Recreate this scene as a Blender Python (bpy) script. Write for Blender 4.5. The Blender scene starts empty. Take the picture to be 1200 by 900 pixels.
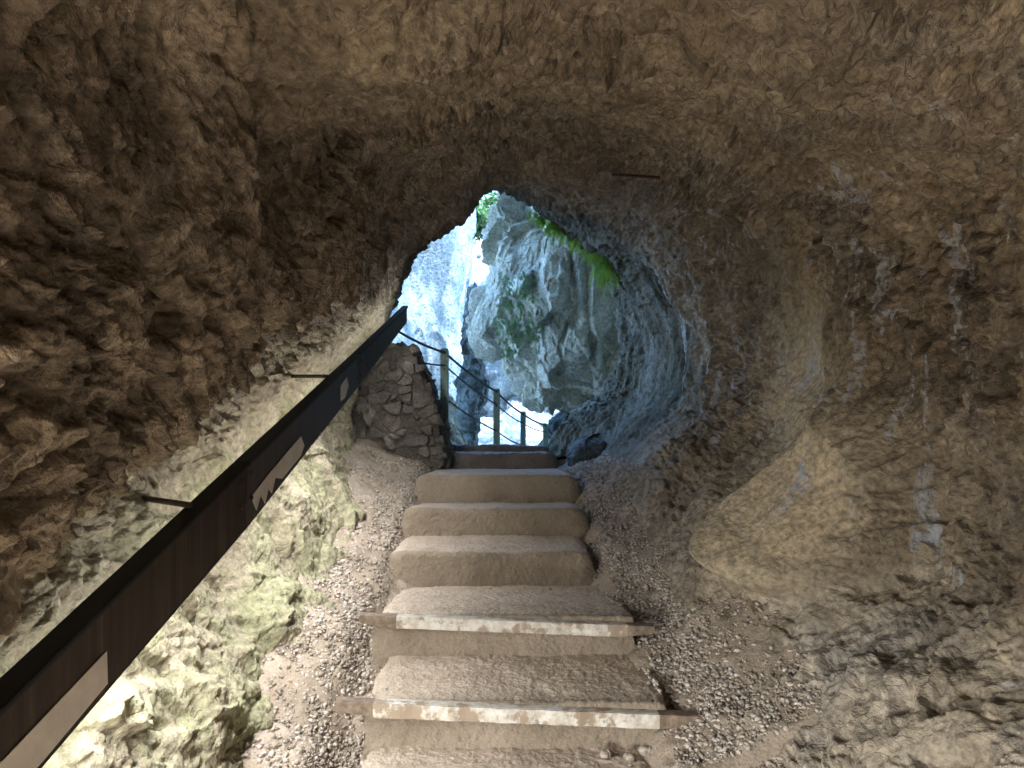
import bpy, math, random
import numpy as np
from mathutils import Vector
R = math.radians
EYE = 1.6                     # eye height above the world zero; authoring heights below are relative to the eye
FOC = 900.0
sc = bpy.context.scene
# ------------------------------------------------------------------ camera
cam = bpy.data.cameras.new('camera'); co = bpy.data.objects.new('camera', cam)
sc.collection.objects.link(co); sc.camera = co
co.location = (0, 0, EYE); co.rotation_euler = (R(90), 0, 0)
cam.sensor_width = 36; cam.lens = 36*FOC/1200; cam.shift_y = 50/1200
cam.clip_start = 0.05; cam.clip_end = 500
# ------------------------------------------------------------------ sky, sun, exposure
SUN_EL, SUN_AZ = 62, 160      # azimuth clockwise from +Y
w = bpy.data.worlds.new('World'); sc.world = w; w.use_nodes = True
nt = w.node_tree; bg = nt.nodes['Background']; sky = nt.nodes.new('ShaderNodeTexSky')
sky.sky_type = 'NISHITA'; sky.sun_disc = False
sky.sun_elevation = R(SUN_EL); sky.sun_rotation = R(SUN_AZ); sky.air_density = 1.6
nt.links.new(sky.outputs[0], bg.inputs[0]); bg.inputs[1].default_value = 0.15
sl = bpy.data.lights.new('sun', 'SUN'); sl.energy = 4.0; sl.angle = R(0.6); sl.color = (1.0, .97, .93)
so = bpy.data.objects.new('sun', sl); sc.collection.objects.link(so)
az, el = R(SUN_AZ), R(SUN_EL)
sd = Vector((math.sin(az)*math.cos(el), math.cos(az)*math.cos(el), math.sin(el)))
so.rotation_euler = sd.to_track_quat('Z', 'Y').to_euler()
LAMP = 8.0                    # watts per metre of the strip lamps in the handrail
LAMP_COL = (1.0, .80, .57)
vs = sc.view_settings; vs.view_transform = 'Standard'; vs.look = 'None'; vs.gamma = 1; vs.exposure = 2.85
vs.use_white_balance = True; vs.white_balance_temperature = 4700; vs.white_balance_tint = 7
sc.cycles.use_denoising = True; sc.cycles.max_bounces = 8; sc.cycles.diffuse_bounces = 5; sc.cycles.glossy_bounces = 3
sc.cycles.sample_clamp_indirect = 6
rng = np.random.default_rng(7); random.seed(7)

# ------------------------------------------------------------------ numpy noise
_perm = rng.permutation(4096).astype(np.int64)
_grad = rng.normal(size=(4096, 3)); _grad /= np.linalg.norm(_grad, axis=1)[:, None]; _grad = _grad.astype(np.float32)
_jit = rng.random((4096, 3)).astype(np.float32); _val = (rng.random(4096)*2-1).astype(np.float32)
def _h(i, j, k, s=0):
    return _perm[(_perm[(_perm[(i+s) & 4095]+j) & 4095]+k) & 4095]
def perlin(p, s=0):
    p = p.astype(np.float32); pi = np.floor(p).astype(np.int64); f = p-pi
    u = f*f*f*(f*(f*6-15)+10); out = np.zeros(len(p), np.float32)
    for a in (0, 1):
        for b in (0, 1):
            for c in (0, 1):
                g = _grad[_h(pi[:, 0]+a, pi[:, 1]+b, pi[:, 2]+c, s)]
                d = g[:, 0]*(f[:, 0]-a)+g[:, 1]*(f[:, 1]-b)+g[:, 2]*(f[:, 2]-c)
                wt = (u[:, 0] if a else 1-u[:, 0])*(u[:, 1] if b else 1-u[:, 1])*(u[:, 2] if c else 1-u[:, 2])
                out += d*wt
    return out
def fbm(p, o=4, s=0, ridge=False):
    out = 0; a = 1.0
    for i in range(o):
        n = perlin(p*(2.03**i)+i*7.3, s+i*31)
        out = out+a*((.35-np.abs(n))*1.6 if ridge else n*1.6); a *= .52
    return out
def cells(p, s=0, tilt=.9, soft=.07):
    """fractured rock: every cell is a tilted facet with its own height; returns height, cell value, edge distance"""
    p = p.astype(np.float32); q = np.floor(p-.5).astype(np.int64)
    n = len(p); b1 = np.full(n, 9., np.float32); b2 = b1.copy(); bi = np.zeros(n, np.int64); bj = bi.copy()
    bx = np.zeros((n, 3), np.float32); by = bx.copy()
    for a in (0, 1):
        for b in (0, 1):
            for c in (0, 1):
                i = q+np.array([a, b, c]); h = _h(i[:, 0], i[:, 1], i[:, 2], s)
                dx = p-(i+.5+(_jit[h]-.5)*.8); d = (dx*dx).sum(1)
                m = d < b1; m2 = (~m) & (d < b2)
                b2 = np.where(m, b1, np.minimum(b2, d)); bj = np.where(m, bi, np.where(m2, h, bj)); by[m] = bx[m]; by[m2] = dx[m2]
                b1 = np.where(m, d, b1); bi = np.where(m, h, bi); bx[m] = dx[m]
    e = np.sqrt(b2)-np.sqrt(b1); t = np.clip(e/soft, 0, 1)*.5+.5
    h1 = (bx*_grad[(bi*7+s) & 4095]).sum(1)*tilt+_val[bi]*.5; h2 = (by*_grad[(bj*7+s) & 4095]).sum(1)*tilt+_val[bj]*.5
    return h1*t+h2*(1-t), _val[(bi*13+5) & 4095], e
def warp(p, f, a, s=0):
    return p+a*np.stack([perlin(p*f+11, s), perlin(p*f+37, s+3), perlin(p*f+71, s+5)], 1)

# ------------------------------------------------------------------ mesh helpers
C = sc.collection
def link(name, me, mat, parent=None, smooth=True):
    o = bpy.data.objects.new(name, me); C.objects.link(o)
    if mat:
        for m in (mat if isinstance(mat, (list, tuple)) else [mat]): me.materials.append(m)
    if parent: o.parent = parent
    if smooth: me.polygons.foreach_set('use_smooth', [True]*len(me.polygons))
    return o
def tag(o, label=None, cat=None, group=None, kind=None):
    if label: o['label'] = label
    if cat: o['category'] = cat
    if group: o['group'] = group
    if kind: o['kind'] = kind
    return o
def empty(name, loc=(0, 0, 0)):
    o = bpy.data.objects.new(name, None); C.objects.link(o); o.location = loc; o.empty_display_size = .1
    bpy.context.view_layer.update(); return o
def W(p):                                   # eye-relative -> world
    p = np.array(p, dtype=float); p[..., 2] += EYE; return p
def P(px, py, d): return np.array([(px-600)*d/FOC, d, (500-py)*d/FOC])   # a point seen at a pixel, d metres out (eye-relative)
def raw_mesh(name, v, f, k):
    me = bpy.data.meshes.new(name); n = len(f)
    me.vertices.add(len(v)); me.vertices.foreach_set('co', np.ascontiguousarray(v, np.float32).ravel())
    me.loops.add(n*k); me.loops.foreach_set('vertex_index', np.ascontiguousarray(f, np.int32).ravel())
    me.polygons.add(n); me.polygons.foreach_set('loop_start', np.arange(0, n*k, k, dtype=np.int32))
    me.polygons.foreach_set('loop_total', np.full(n, k, np.int32))
    me.update(calc_edges=True); return me
def grid_faces(nu, nv, wrap=False):
    i = np.arange(nu-1)[:, None]; j = np.arange(nv if wrap else nv-1)[None, :]; j2 = (j+1) % nv
    return np.stack([i*nv+j, i*nv+j2, (i+1)*nv+j2, (i+1)*nv+j], -1).reshape(-1, 4)
def attr(me, name, data):
    a = me.attributes.new(name, 'FLOAT', 'POINT'); a.data.foreach_set('value', np.ascontiguousarray(data, np.float32))
def grid_normals(p, wrap=False):
    du = np.gradient(p, axis=0)
    dv = (np.roll(p, -1, 1)-np.roll(p, 1, 1)) if wrap else np.gradient(p, axis=1)
    n = np.cross(du, dv); l = np.linalg.norm(n, axis=2, keepdims=True); return n/np.maximum(l, 1e-9)
def catmull(pts, t):
    """pts (k,...) at integer params, t in [0,k-1]; monotone-ish smooth interpolation"""
    k = len(pts); i = np.clip(np.floor(t).astype(int), 0, k-2); f = (t-i).reshape((-1,)+(1,)*(pts.ndim-1))
    p0 = pts[np.maximum(i-1, 0)]; p1 = pts[i]; p2 = pts[i+1]; p3 = pts[np.minimum(i+2, k-1)]
    m1 = (p2-p0)*.42; m2 = (p3-p1)*.42
    return (2*f**3-3*f**2+1)*p1+(f**3-2*f**2+f)*m1+(-2*f**3+3*f**2)*p2+(f**3-f**2)*m2
class MB:
    def __init__(s): s.v = []; s.f = []
    def add(s, v, f):
        b = len(s.v); s.v += [tuple(map(float, x)) for x in v]; s.f += [tuple(b+i for i in q) for q in f]
    def box8(s, c):                          # 8 corners: bottom 4 ccw, top 4 ccw
        s.add(c, [(3, 2, 1, 0), (4, 5, 6, 7), (0, 1, 5, 4), (1, 2, 6, 5), (2, 3, 7, 6), (3, 0, 4, 7)])
    def box(s, x0, x1, y0, y1, z0, z1):
        s.box8([(x0, y0, z0), (x1, y0, z0), (x1, y1, z0), (x0, y1, z0), (x0, y0, z1), (x1, y0, z1), (x1, y1, z1), (x0, y1, z1)])
    def tube(s, pts, r, n=8):
        pts = [Vector(p) for p in pts]; vs_ = []; rs = r if isinstance(r, (list, tuple)) else [r]*len(pts)
        for i, p in enumerate(pts):
            t = (pts[min(i+1, len(pts)-1)]-pts[max(i-1, 0)]).normalized()
            a = t.orthogonal().normalized() if i == 0 else (a-t*a.dot(t)).normalized()
            b = t.cross(a)
            vs_ += [p+(a*math.cos(2*math.pi*k/n)+b*math.sin(2*math.pi*k/n))*rs[i] for k in range(n)]
        f = [(i*n+k, i*n+(k+1) % n, (i+1)*n+(k+1) % n, (i+1)*n+k) for i in range(len(pts)-1) for k in range(n)]
        f += [tuple(range(n))[::-1], tuple((len(pts)-1)*n+k for k in range(n))]
        s.add(vs_, f)
    def build(s, name, mat, parent=None, bevel=0, smooth=False):
        me = bpy.data.meshes.new(name); me.from_pydata(s.v, [], s.f); me.update()
        o = link(name, me, mat, parent, smooth)
        if parent: o.location = -parent.location
        if bevel:
            m = o.modifiers.new('b', 'BEVEL'); m.width = bevel; m.segments = 2; m.limit_method = 'ANGLE'
        return o

# ------------------------------------------------------------------ materials
def new_mat(name, rough=.85):
    m = bpy.data.materials.new(name); m.use_nodes = True; n = m.node_tree; b = n.nodes['Principled BSDF']
    b.inputs['Roughness'].default_value = rough; b.inputs['Specular IOR Level'].default_value = .3
    return m, n, b
def N(n, t, **k):
    o = n.nodes.new(t)
    for a, v in k.items():
        if a in o.inputs: o.inputs[a].default_value = v
        else: setattr(o, a, v)
    return o
def ramp(n, src, stops):
    r = n.nodes.new('ShaderNodeValToRGB'); e = r.color_ramp.elements
    while len(e) > 1: e.remove(e[-1])
    for i, (p, c) in enumerate(stops):
        x = e[0] if i == 0 else e.new(p)
        x.position = p; x.color = (*c, 1) if len(c) == 3 else c
    n.links.new(src, r.inputs[0]); return r.outputs[0]
def g(v): return (v, v, v)
def mix(n, fac, a, b, mode='MIX'):
    m = n.nodes.new('ShaderNodeMix'); m.data_type = 'RGBA'; m.blend_type = mode
    for s, v in ((0, fac), (6, a), (7, b)):
        if isinstance(v, (int, float)): m.inputs[s].default_value = v
        elif isinstance(v, tuple): m.inputs[s].default_value = (*v, 1)
        else: n.links.new(v, m.inputs[s])
    return m.outputs[2]
def noise(n, vec, scale, detail=6, rough=.6, dist=0):
    t = N(n, 'ShaderNodeTexNoise', Scale=scale, Detail=detail, Roughness=rough, Distortion=dist)
    if vec: n.links.new(vec, t.inputs['Vector'])
    return t.outputs['Fac']
def coords(n, scale=(1, 1, 1), rot=(0, 0, 0)):
    t = n.nodes.new('ShaderNodeTexCoord'); m = n.nodes.new('ShaderNodeMapping')
    m.inputs['Scale'].default_value = scale; m.inputs['Rotation'].default_value = rot
    n.links.new(t.outputs['Object'], m.inputs[0]); return m.outputs[0]
def math_(n, op, a, b=None, c=None, clamp=False):
    m = n.nodes.new('ShaderNodeMath'); m.operation = op; m.use_clamp = clamp
    for i, v in enumerate((a, b, c)):
        if v is None: continue
        if isinstance(v, (int, float)): m.inputs[i].default_value = v
        else: n.links.new(v, m.inputs[i])
    return m.outputs[0]
def bump(n, b, srcs):
    prev = None
    for s, st, d in srcs:
        k = N(n, 'ShaderNodeBump', Strength=st, Distance=d); n.links.new(s, k.inputs['Height'])
        if prev: n.links.new(prev, k.inputs['Normal'])
        prev = k.outputs[0]
    n.links.new(prev, b.inputs['Normal'])
def attrn(n, name):
    a = n.nodes.new('ShaderNodeAttribute'); a.attribute_name = name; return a.outputs['Fac']

def rock_mat(name, dark, mid, light, bscale=1.0, algae=None, wet=False, attrs=True):
    m, n, b = new_mat(name, .88); v = coords(n)
    base = ramp(n, noise(n, v, 2.2*bscale, 6, .62, .4), [(.28, dark), (.5, mid), (.72, light)])
    fine = ramp(n, noise(n, v, 26*bscale, 3, .7), [(.3, g(.55)), (.7, g(1.28))])
    col = mix(n, 1.0, base, fine, 'MULTIPLY')
    if attrs:
        t = ramp(n, attrn(n, 'tint'), [(0, g(.5)), (.5, g(1.0)), (1, g(1.4))])
        col = mix(n, .8, col, mix(n, 1.0, col, t, 'MULTIPLY'))
        och = math_(n, 'MULTIPLY', attrn(n, 'ochre'), 1.0, clamp=True)
        col = mix(n, och, col, mix(n, 1.0, (.60, .51, .34), fine, 'MULTIPLY'))
        if algae:
            pale = math_(n, 'MULTIPLY', attrn(n, 'pale'), .8, clamp=True)
            col = mix(n, pale, col, mix(n, 1.0, (.36, .315, .21), fine, 'MULTIPLY'))
            al = math_(n, 'MULTIPLY', attrn(n, 'algae'), ramp(n, noise(n, v, 3.1, 6, .65), [(.42, g(0)), (.60, g(1))]), clamp=True)
            col = mix(n, al, col, mix(n, 1.0, algae, fine, 'MULTIPLY'))
    if wet:
        oc = mix(n, 1.0, ramp(n, noise(n, coords(n, (5, 5, 1.2)), 1.0, 8, .65, .5), [(.3, (.05, .047, .032)), (.52, (.11, .105, .075)), (.72, (.23, .22, .165))]), fine, 'MULTIPLY')
        ob = math_(n, 'MULTIPLY', attrn(n, 'out'), math_(n, 'ADD', .45, noise(n, v, 2.5, 6, .65)), clamp=True)
        col = mix(n, ob, col, oc)
        gz = ramp(n, noise(n, coords(n, (1.6, 1.6, .8)), 1.0, 7, .65, .4), [(.45, g(0)), (.62, g(.75))])
        col = mix(n, math_(n, 'MULTIPLY', gz, attrn(n, 'grey'), clamp=True), col, mix(n, 1., (.33, .315, .285), fine, 'MULTIPLY'))
        vs2 = coords(n, (7, 7, .9)); st = ramp(n, noise(n, vs2, 1.0, 7, .62, .6), [(.575, g(0)), (.61, g(1))])
        wm = math_(n, 'MULTIPLY', math_(n, 'MULTIPLY', st, ramp(n, noise(n, v, 22, 6, .75), [(.42, g(0)), (.56, g(1))])), attrn(n, 'wet'), clamp=True)
        col = mix(n, wm, col, (.50, .53, .60))
        rr = math_(n, 'SUBTRACT', .88, math_(n, 'MULTIPLY', wm, .68)); n.links.new(rr, b.inputs['Roughness'])
    n.links.new(col, b.inputs['Base Color'])
    vo = N(n, 'ShaderNodeTexVoronoi', Scale=34*bscale, feature='F1'); n.links.new(v, vo.inputs['Vector'])
    nw = n.nodes.new('ShaderNodeTexNoise'); nw.inputs['Scale'].default_value = 5*bscale; nw.inputs['Detail'].default_value = 1; n.links.new(v, nw.inputs['Vector'])
    vm = n.nodes.new('ShaderNodeVectorMath'); vm.operation = 'MULTIPLY_ADD'; vm.inputs[1].default_value = (.22/bscale,)*3
    n.links.new(nw.outputs['Color'], vm.inputs[0]); n.links.new(v, vm.inputs[2])
    cr = []
    for sc_ in (9,):
        ve = N(n, 'ShaderNodeTexVoronoi', Scale=sc_*bscale, feature='DISTANCE_TO_EDGE'); n.links.new(vm.outputs[0], ve.inputs['Vector'])
        cr.append(ramp(n, ve.outputs['Distance'], [(0, g(0)), (.05, g(.8)), (.25, g(1))]))
    if wet:
        oa = math_(n, 'MULTIPLY', attrn(n, 'ochre'), 1.2, clamp=True); cr[0] = math_(n, 'MAXIMUM', cr[0], oa)
    bump(n, b, [(cr[0], .38, .010/bscale), (math_(n, 'MULTIPLY', noise(n, v, 11*bscale, 6, .70), math_(n, 'SUBTRACT', 1.0, math_(n, 'MULTIPLY', oa, .75)) if wet else 1.0), .8, .045/bscale), (vo.outputs['Distance'], .5, .012/bscale), (noise(n, v, 80*bscale, 3, .7), .6, .006/bscale)])
    return m
CAVE = rock_mat('cave_rock', (.15, .12, .083), (.29, .24, .172), (.43, .37, .28), algae=(.30, .285, .16), wet=True)
CLIFF = rock_mat('grey_limestone', (.20, .22, .22), (.31, .34, .345), (.44, .46, .455), .5)
CLIFFD = rock_mat('dark_limestone', (.07, .08, .08), (.11, .125, .125), (.18, .20, .20), .6)  # dark tone; paints the shade of cleft and hollow into the rock
OUTER = rock_mat('overhang_limestone', (.34, .34, .26), (.54, .54, .45), (.70, .70, .62), .9)
WALLM = rock_mat('wall_stone', (.10, .09, .07), (.17, .15, .12), (.27, .24, .20), 1.8)
EXITW = rock_mat('damp_limestone', (.07, .075, .06), (.14, .145, .12), (.26, .27, .23), 1.3)  # darker grey-green limestone tone
BOULD = rock_mat('ochre_rock', (.30, .24, .15), (.40, .325, .20), (.45, .38, .26), .7, attrs=False)

def dirt_mat(name, a, b_, c, s=1.0, dust_light=None):
    m, n, b = new_mat(name, .95); v = coords(n)
    col = ramp(n, noise(n, v, 3*s, 8, .65), [(.3, a), (.5, b_), (.7, c)])
    if dust_light: col = mix(n, math_(n, 'MULTIPLY', attrn(n, 'dust'), ramp(n, noise(n, v, 7, 7, .7), [(.3, g(.45)), (.6, g(1))])), col, dust_light)  # paler treads: dust, with light from above put into the colour
    sp = ramp(n, noise(n, v, 120, 3, .6), [(.3, g(.82)), (.7, g(1.14))])
    col = mix(n, 1., col, sp, 'MULTIPLY'); n.links.new(col, b.inputs['Base Color'])
    vo = N(n, 'ShaderNodeTexVoronoi', Scale=70); n.links.new(v, vo.inputs['Vector'])
    bump(n, b, [(noise(n, v, 40, 6, .7), .6, .012), (vo.outputs['Distance'], .4, .006)])
    return m
DIRT = dirt_mat('dirt', (.23, .185, .13), (.32, .26, .19), (.40, .335, .26))
STEPM = dirt_mat('step_concrete', (.20, .16, .11), (.27, .22, .155), (.33, .27, .20), dust_light=(.52, .43, .33))
STEPD = dirt_mat('step_stone', (.12, .10, .08), (.17, .145, .12), (.23, .20, .165), dust_light=(.34, .31, .28))

def gravel_mat():
    m, n, b = new_mat('gravel', .85)
    col = ramp(n, attrn(n, 'tint'), [(0, (.20, .16, .115)), (.5, (.35, .30, .24)), (.85, (.45, .395, .325)), (1, (.55, .50, .43))])
    v = coords(n); col = mix(n, 1., col, ramp(n, noise(n, v, 160, 3, .6), [(.3, g(.75)), (.7, g(1.15))]), 'MULTIPLY')
    n.links.new(col, b.inputs['Base Color']); return m
GRAV = gravel_mat()

def board_face_mat():
    m, n, b = new_mat('weathered_steel', .55); v = coords(n, (30, 30, 1.2))
    n.links.new(ramp(n, noise(n, v, 1.0, 5, .6), [(.3, (.030, .022, .016)), (.55, (.052, .036, .025)), (.75, (.10, .075, .055))]), b.inputs['Base Color'])
    b.inputs['Metallic'].default_value = .35; bump(n, b, [(noise(n, v, 2, 3, .6), .25, .003)]); return m
FACE = board_face_mat()
def simple(name, c, rough=.6, metal=0, var=.25, scale=30):
    m, n, b = new_mat(name, rough); v = coords(n); b.inputs['Metallic'].default_value = metal
    n.links.new(mix(n, 1., c, ramp(n, noise(n, v, scale, 5, .65), [(.3, g(1-var)), (.7, g(1+var))]), 'MULTIPLY'), b.inputs['Base Color'])
    bump(n, b, [(noise(n, v, scale*2, 3, .6), .15, .002)]); return m
CAP = simple('black_rubber', (.012, .012, .012), .7)
PATCH = simple('grey_tape', (.62, .58, .52), .6, 0, .12, 14)
STEEL = simple('galvanised_steel', (.25, .33, .29), .5, .3)
CABLE = simple('steel_cable', (.10, .11, .11), .5, .6)
RUST = simple('rusty_iron', (.055, .035, .022), .8)
TRUNK = simple('bark', (.10, .08, .06), .9)
def nosing_mat(x0, x1):
    m, n, b = new_mat('peeling_paint', .6); t = n.nodes.new('ShaderNodeTexCoord'); sp = n.nodes.new('ShaderNodeSeparateXYZ')
    n.links.new(t.outputs['Object'], sp.inputs[0]); v = t.outputs['Object']
    nz = noise(n, v, 9, 9, .72); nz2 = noise(n, v, 30, 6, .7)
    inside = math_(n, 'MULTIPLY', math_(n, 'GREATER_THAN', sp.outputs[0], x0), math_(n, 'LESS_THAN', sp.outputs[0], x1))
    sharp = ramp(n, nz, [(.50, g(1)), (.56, g(0))])
    paint = mix(n, ramp(n, nz2, [(.4, g(0)), (.6, g(1))]), (.66, .63, .57), (.50, .44, .33))
    rust = ramp(n, nz2, [(.35, (.11, .08, .055)), (.55, (.20, .15, .10)), (.7, (.30, .235, .16))])
    worn = mix(n, sharp, (.32, .25, .17), paint)
    n.links.new(mix(n, inside, rust, worn), b.inputs['Base Color'])
    bump(n, b, [(nz2, .3, .003)]); return m
def emis(name, c, s):
    m, n, b = new_mat(name, .5); b.inputs['Emission Color'].default_value = (*c, 1); b.inputs['Emission Strength'].default_value = s; return m
STRIP = emis('lamp_strip', LAMP_COL, 4)
def leaf_mat(name, a, c):
    m, n, b = new_mat(name, .6); v = coords(n)
    n.links.new(ramp(n, noise(n, v, 6, 4, .6), [(.35, a), (.65, c)]), b.inputs['Base Color'])
    tr = n.nodes.new('ShaderNodeBsdfTranslucent'); n.links.new(b.inputs['Base Color'].links[0].from_socket, tr.inputs[0])
    ms = n.nodes.new('ShaderNodeMixShader'); ms.inputs[0].default_value = .45
    n.links.new(b.outputs[0], ms.inputs[1]); n.links.new(tr.outputs[0], ms.inputs[2])
    n.links.new(ms.outputs[0], n.nodes['Material Output'].inputs[0]); return m
FERN = leaf_mat('fern_green', (.18, .33, .04), (.42, .55, .10))
MOSS = leaf_mat('moss_green', (.10, .19, .06), (.22, .32, .12))
LEAF = leaf_mat('tree_leaf', (.07, .13, .04), (.16, .24, .09))

# ------------------------------------------------------------------ levels along the walk
def lerp(y, tab): return np.interp(y, [a for a, _ in tab], [b for _, b in tab])
FLOOR = [(-6, -1.6), (0, -1.58), (2.0, -1.56), (3.34, -1.36), (3.9, -1.13), (4.94, -.93), (5.52, -.74), (6.22, -.54), (7.0, -.42), (7.7, -.38), (8.3, -.33), (9, -.5), (12, -1.2), (15, -1.9)]
RAIL = [(-6, -.95), (0, -.95), (1.0, -.76), (2.08, -.48), (2.8, -.22), (4.5, .285), (5.5, .52), (7.0, 1.05)]

# ------------------------------------------------------------------ the cave
def station(y):
    f = lerp(y, FLOOR); r = lerp(y, RAIL)
    xl = lerp(y, [(-6, -1.1), (2, -1.0), (3.1, -1.04), (4.2, -1.15), (5.5, -1.26), (7, -1.22)])
    zc = lerp(y, [(-6, 1.0), (0, 1.02), (2, 1.15), (3, 1.32), (5, 1.75), (7, 2.13)])
    s = lerp(y, [(-6, 0), (3, 0), (7, 1)])                     # 0 near profile, 1 rim profile
    near = [(0, f-.45), (-.8, f-.35), (xl, f), (xl-.2, (f+r)/2-.12), (-1.36, r-.16), (-1.44, r+.08), (-1.13, r+.22),
            (-1.0, r+.55 if y > 1 else .1), (-.85, zc-.14), (0, zc), (.98, zc-.10), (1.70, zc-.52), (1.86, f+1.0), (1.42, f+.40), (.98, f), (.8, f-.35)]
    rim = [(0, -.85), (-.8, -.7), (-1.22, -.45), (-1.45, .1), (-1.3, .62), (-1.18, .86), (-1.10, 1.08), (-.88, 1.58), (-.48, 1.90), (-.09, 2.20),
           (.55, 1.93), (1.14, 1.62), (1.58, .9), (1.5, .2), (1.0, -.3), (.8, -.65)]
    a = np.array(near)*(1-s)+np.array(rim)*s
    a[7, 0] = min(a[7, 0], a[6, 0]+.5)
    return [(x, y, z) for x, z in a]
sts = [[(p[0]*.05, -6.2, p[2]*.05-.3) for p in station(-6)]]+[station(y) for y in (-6, -4, -2, 0, 1, 1.8, 2.6, 3.4, 4.2, 5.0, 5.8, 6.5, 7.0)]
n_rim = len(sts)-1
sts.append([(0, 8.6, -.8), (-.8, 8.4, -.9), (-1.5, 8.2, -.7), (-1.6, 7.4, .1), (-1.4, 7.4, .7), (-1.3, 7.35, .98), (-1.2, 7.35, 1.25), (-.95, 7.4, 1.85), (-.5, 7.6, 2.3), (-.05, 7.9, 2.48),
            (.6, 8.4, 2.22), (1.16, 8.5, 1.9), (1.52, 8.5, 1.0), (1.42, 8.5, .3), (.92, 8.5, -.25), (.7, 8.6, -.7)])
sts.append([(0, 9.2, -2.5), (-1, 8.8, -2.5), (-2.2, 8.5, -2), (-2.8, 7.9, 0), (-2.8, 7.9, .8), (-2.6, 7.8, 1.5), (-2.2, 7.7, 2.2), (-1.7, 7.9, 2.9), (-1.1, 8.2, 3.5), (-.1, 8.8, 3.5),
            (.75, 9.2, 3.0), (1.32, 9.5, 2.3), (1.28, 9.8, 1.0), (1.10, 9.8, .2), (.72, 9.8, -.5), (.6, 9.6, -2.5)])
sts.append([(0, 10, -7), (-3, 9.5, -7), (-6, 9, -6), (-8, 9, -3), (-8, 9, 0), (-8, 9, 3), (-7, 9, 6), (-5, 9, 7), (-2.5, 9.3, 8), (0, 9.8, 8.5),
            (2.5, 10.5, 8), (3.5, 11, 6), (4, 11.8, 3), (4, 11.8, -1), (3.5, 11.8, -5), (2.5, 11, -7)])
sts.append([(0, 10, -12), (-5, 9, -12), (-12, 8, -11), (-18, 7, -6), (-18, 7, 0), (-18, 7, 5), (-17, 7, 12), (-13, 7.5, 17), (-6, 8, 18), (0, 9, 18.5),
            (7, 10, 18), (13, 12, 10), (15, 14, 4), (15, 14, -3), (12, 13, -10), (5, 11, -12)])
sts = np.array(sts)
segn = [30, 40, 90, 80, 50, 50, 80, 120, 120, 130, 120, 120, 130, 80, 40, 25]
K = 16
tv = np.concatenate([i+np.arange(c)/c for i, c in enumerate(segn)])
ext = np.concatenate([sts[:, -2:], sts, sts[:, :3]], 1)               # wrap for the closed ring
ring = catmull(np.moveaxis(ext, 1, 0), tv+2)                          # (na, stations, 3)
ring = np.moveaxis(ring, 0, 1)
ns = [6, 20, 25, 35, 45, 85, 90, 80, 72, 66, 60, 48, 36, 80, 70, 70, 24]
tu = np.concatenate([i+np.arange(c)/c for i, c in enumerate(ns)]+[[len(ns)]])
base = catmull(ring, tu)
nu, nv = base.shape[:2]
nrm = grid_normals(base, True).reshape(-1, 3)
p = base.reshape(-1, 3)
axis = np.stack([np.full(len(p), .1), p[:, 1], lerp(p[:, 1], FLOOR)+1.2], 1)
mid = p[:, 1] < 6.5
sgn = np.sign((nrm[mid]*(axis[mid]-p[mid])).sum()); nrm = nrm*sgn
tu_all = np.repeat(tu, nv)
bold = np.clip((tu_all-n_rim-.8)/1.2, 0, 1)                           # outside: bigger forms
# anisotropic fabric of the left wall: bedding dips towards the viewer
left = np.clip((-p[:, 0]+.1)/1.3, 0, 1)*.6
q = p.copy(); q[:, 2] += left*.5*p[:, 1]; q[:, 1] *= (1-.35*left)
right = np.clip((p[:, 0]-.9)/.4, 0, 1); q[:, 2] *= (1-.35*right)
q = warp(q, 1.3, .35, 5)
c1, v1, e1 = cells(q*1.7, 1); c2, v2, e2 = cells(warp(q, 5, .09, 7)*4.2, 2); c3, v3, e3 = cells(warp(q, 11, .03, 8)*10.5, 3); c4, v4, e4 = cells(q*27, 4)
big = fbm(p*.85, 3, 11)
rough_ = .55+.9*np.clip(fbm(p*.8+9, 2, 40)+.35, 0, 1)                 # some areas broken, others smooth
f_y = lerp(p[:, 1], FLOOR); r_y = lerp(p[:, 1], RAIL)
def blob(c, r):
    return np.exp(-(((p-np.array(c))/np.array(r))**2).sum(1))
smooth_patch = np.clip(blob((1.45, 3.85, -.34), (.6, .46, .42))*1.7+blob((1.6, 4.5, .35), (.5, .35, .5)), 0, 1)
lowl = np.clip((-.75-p[:, 0])/.2, 0, 1)*np.clip((lerp(p[:, 1], RAIL)+.1-p[:, 2])/.2, 0, 1)*(p[:, 1] < 7.2)
rough_ *= (1-.93*smooth_patch)
low_left = ((p[:, 0] < -.8) & (p[:, 2] < r_y+.1)).astype(float)
rough_ *= 1-.4*np.clip((p[:, 0]-.7)/.3, 0, 1)*np.clip((f_y+.7-p[:, 2])/.4, 0, 1)
d = .10*big+rough_*(.055*c1+.042*c2+.034*c3*(1-.4*lowl))+.014*c4*rough_*(1-.6*lowl)+.010*fbm(p*9, 3, 20)+.010*rough_*fbm(p*20, 2, 25, True)*(1-lowl)+lowl*.025*c1
d -= (1-smooth_patch)*rough_*(1-.3*lowl)*(.016*np.exp(-(e2/.05)**2)+.010*np.exp(-(e3/.07)**2))
hol, hv, he = cells(warp(q, 6, .05, 61)*8.0, 62); hol2, hv2, he2 = cells(warp(q, 12, .03, 63)*17.0, 64)
d -= (1-smooth_patch)*(1-.5*lowl)*(.045*np.clip(hv*4-1.2, 0, 1)*np.clip(he/.45, 0, 1)+.020*np.clip(hv2*4-1.4, 0, 1)*np.clip(he2/.45, 0, 1))
pit = np.clip(fbm(warp(p, 4, .1, 60)*np.array([4.5, 4.5, 7]), 4, 66)-.42, 0, .5)*rough_
d -= pit*.11*(1-.75*lowl)
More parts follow.
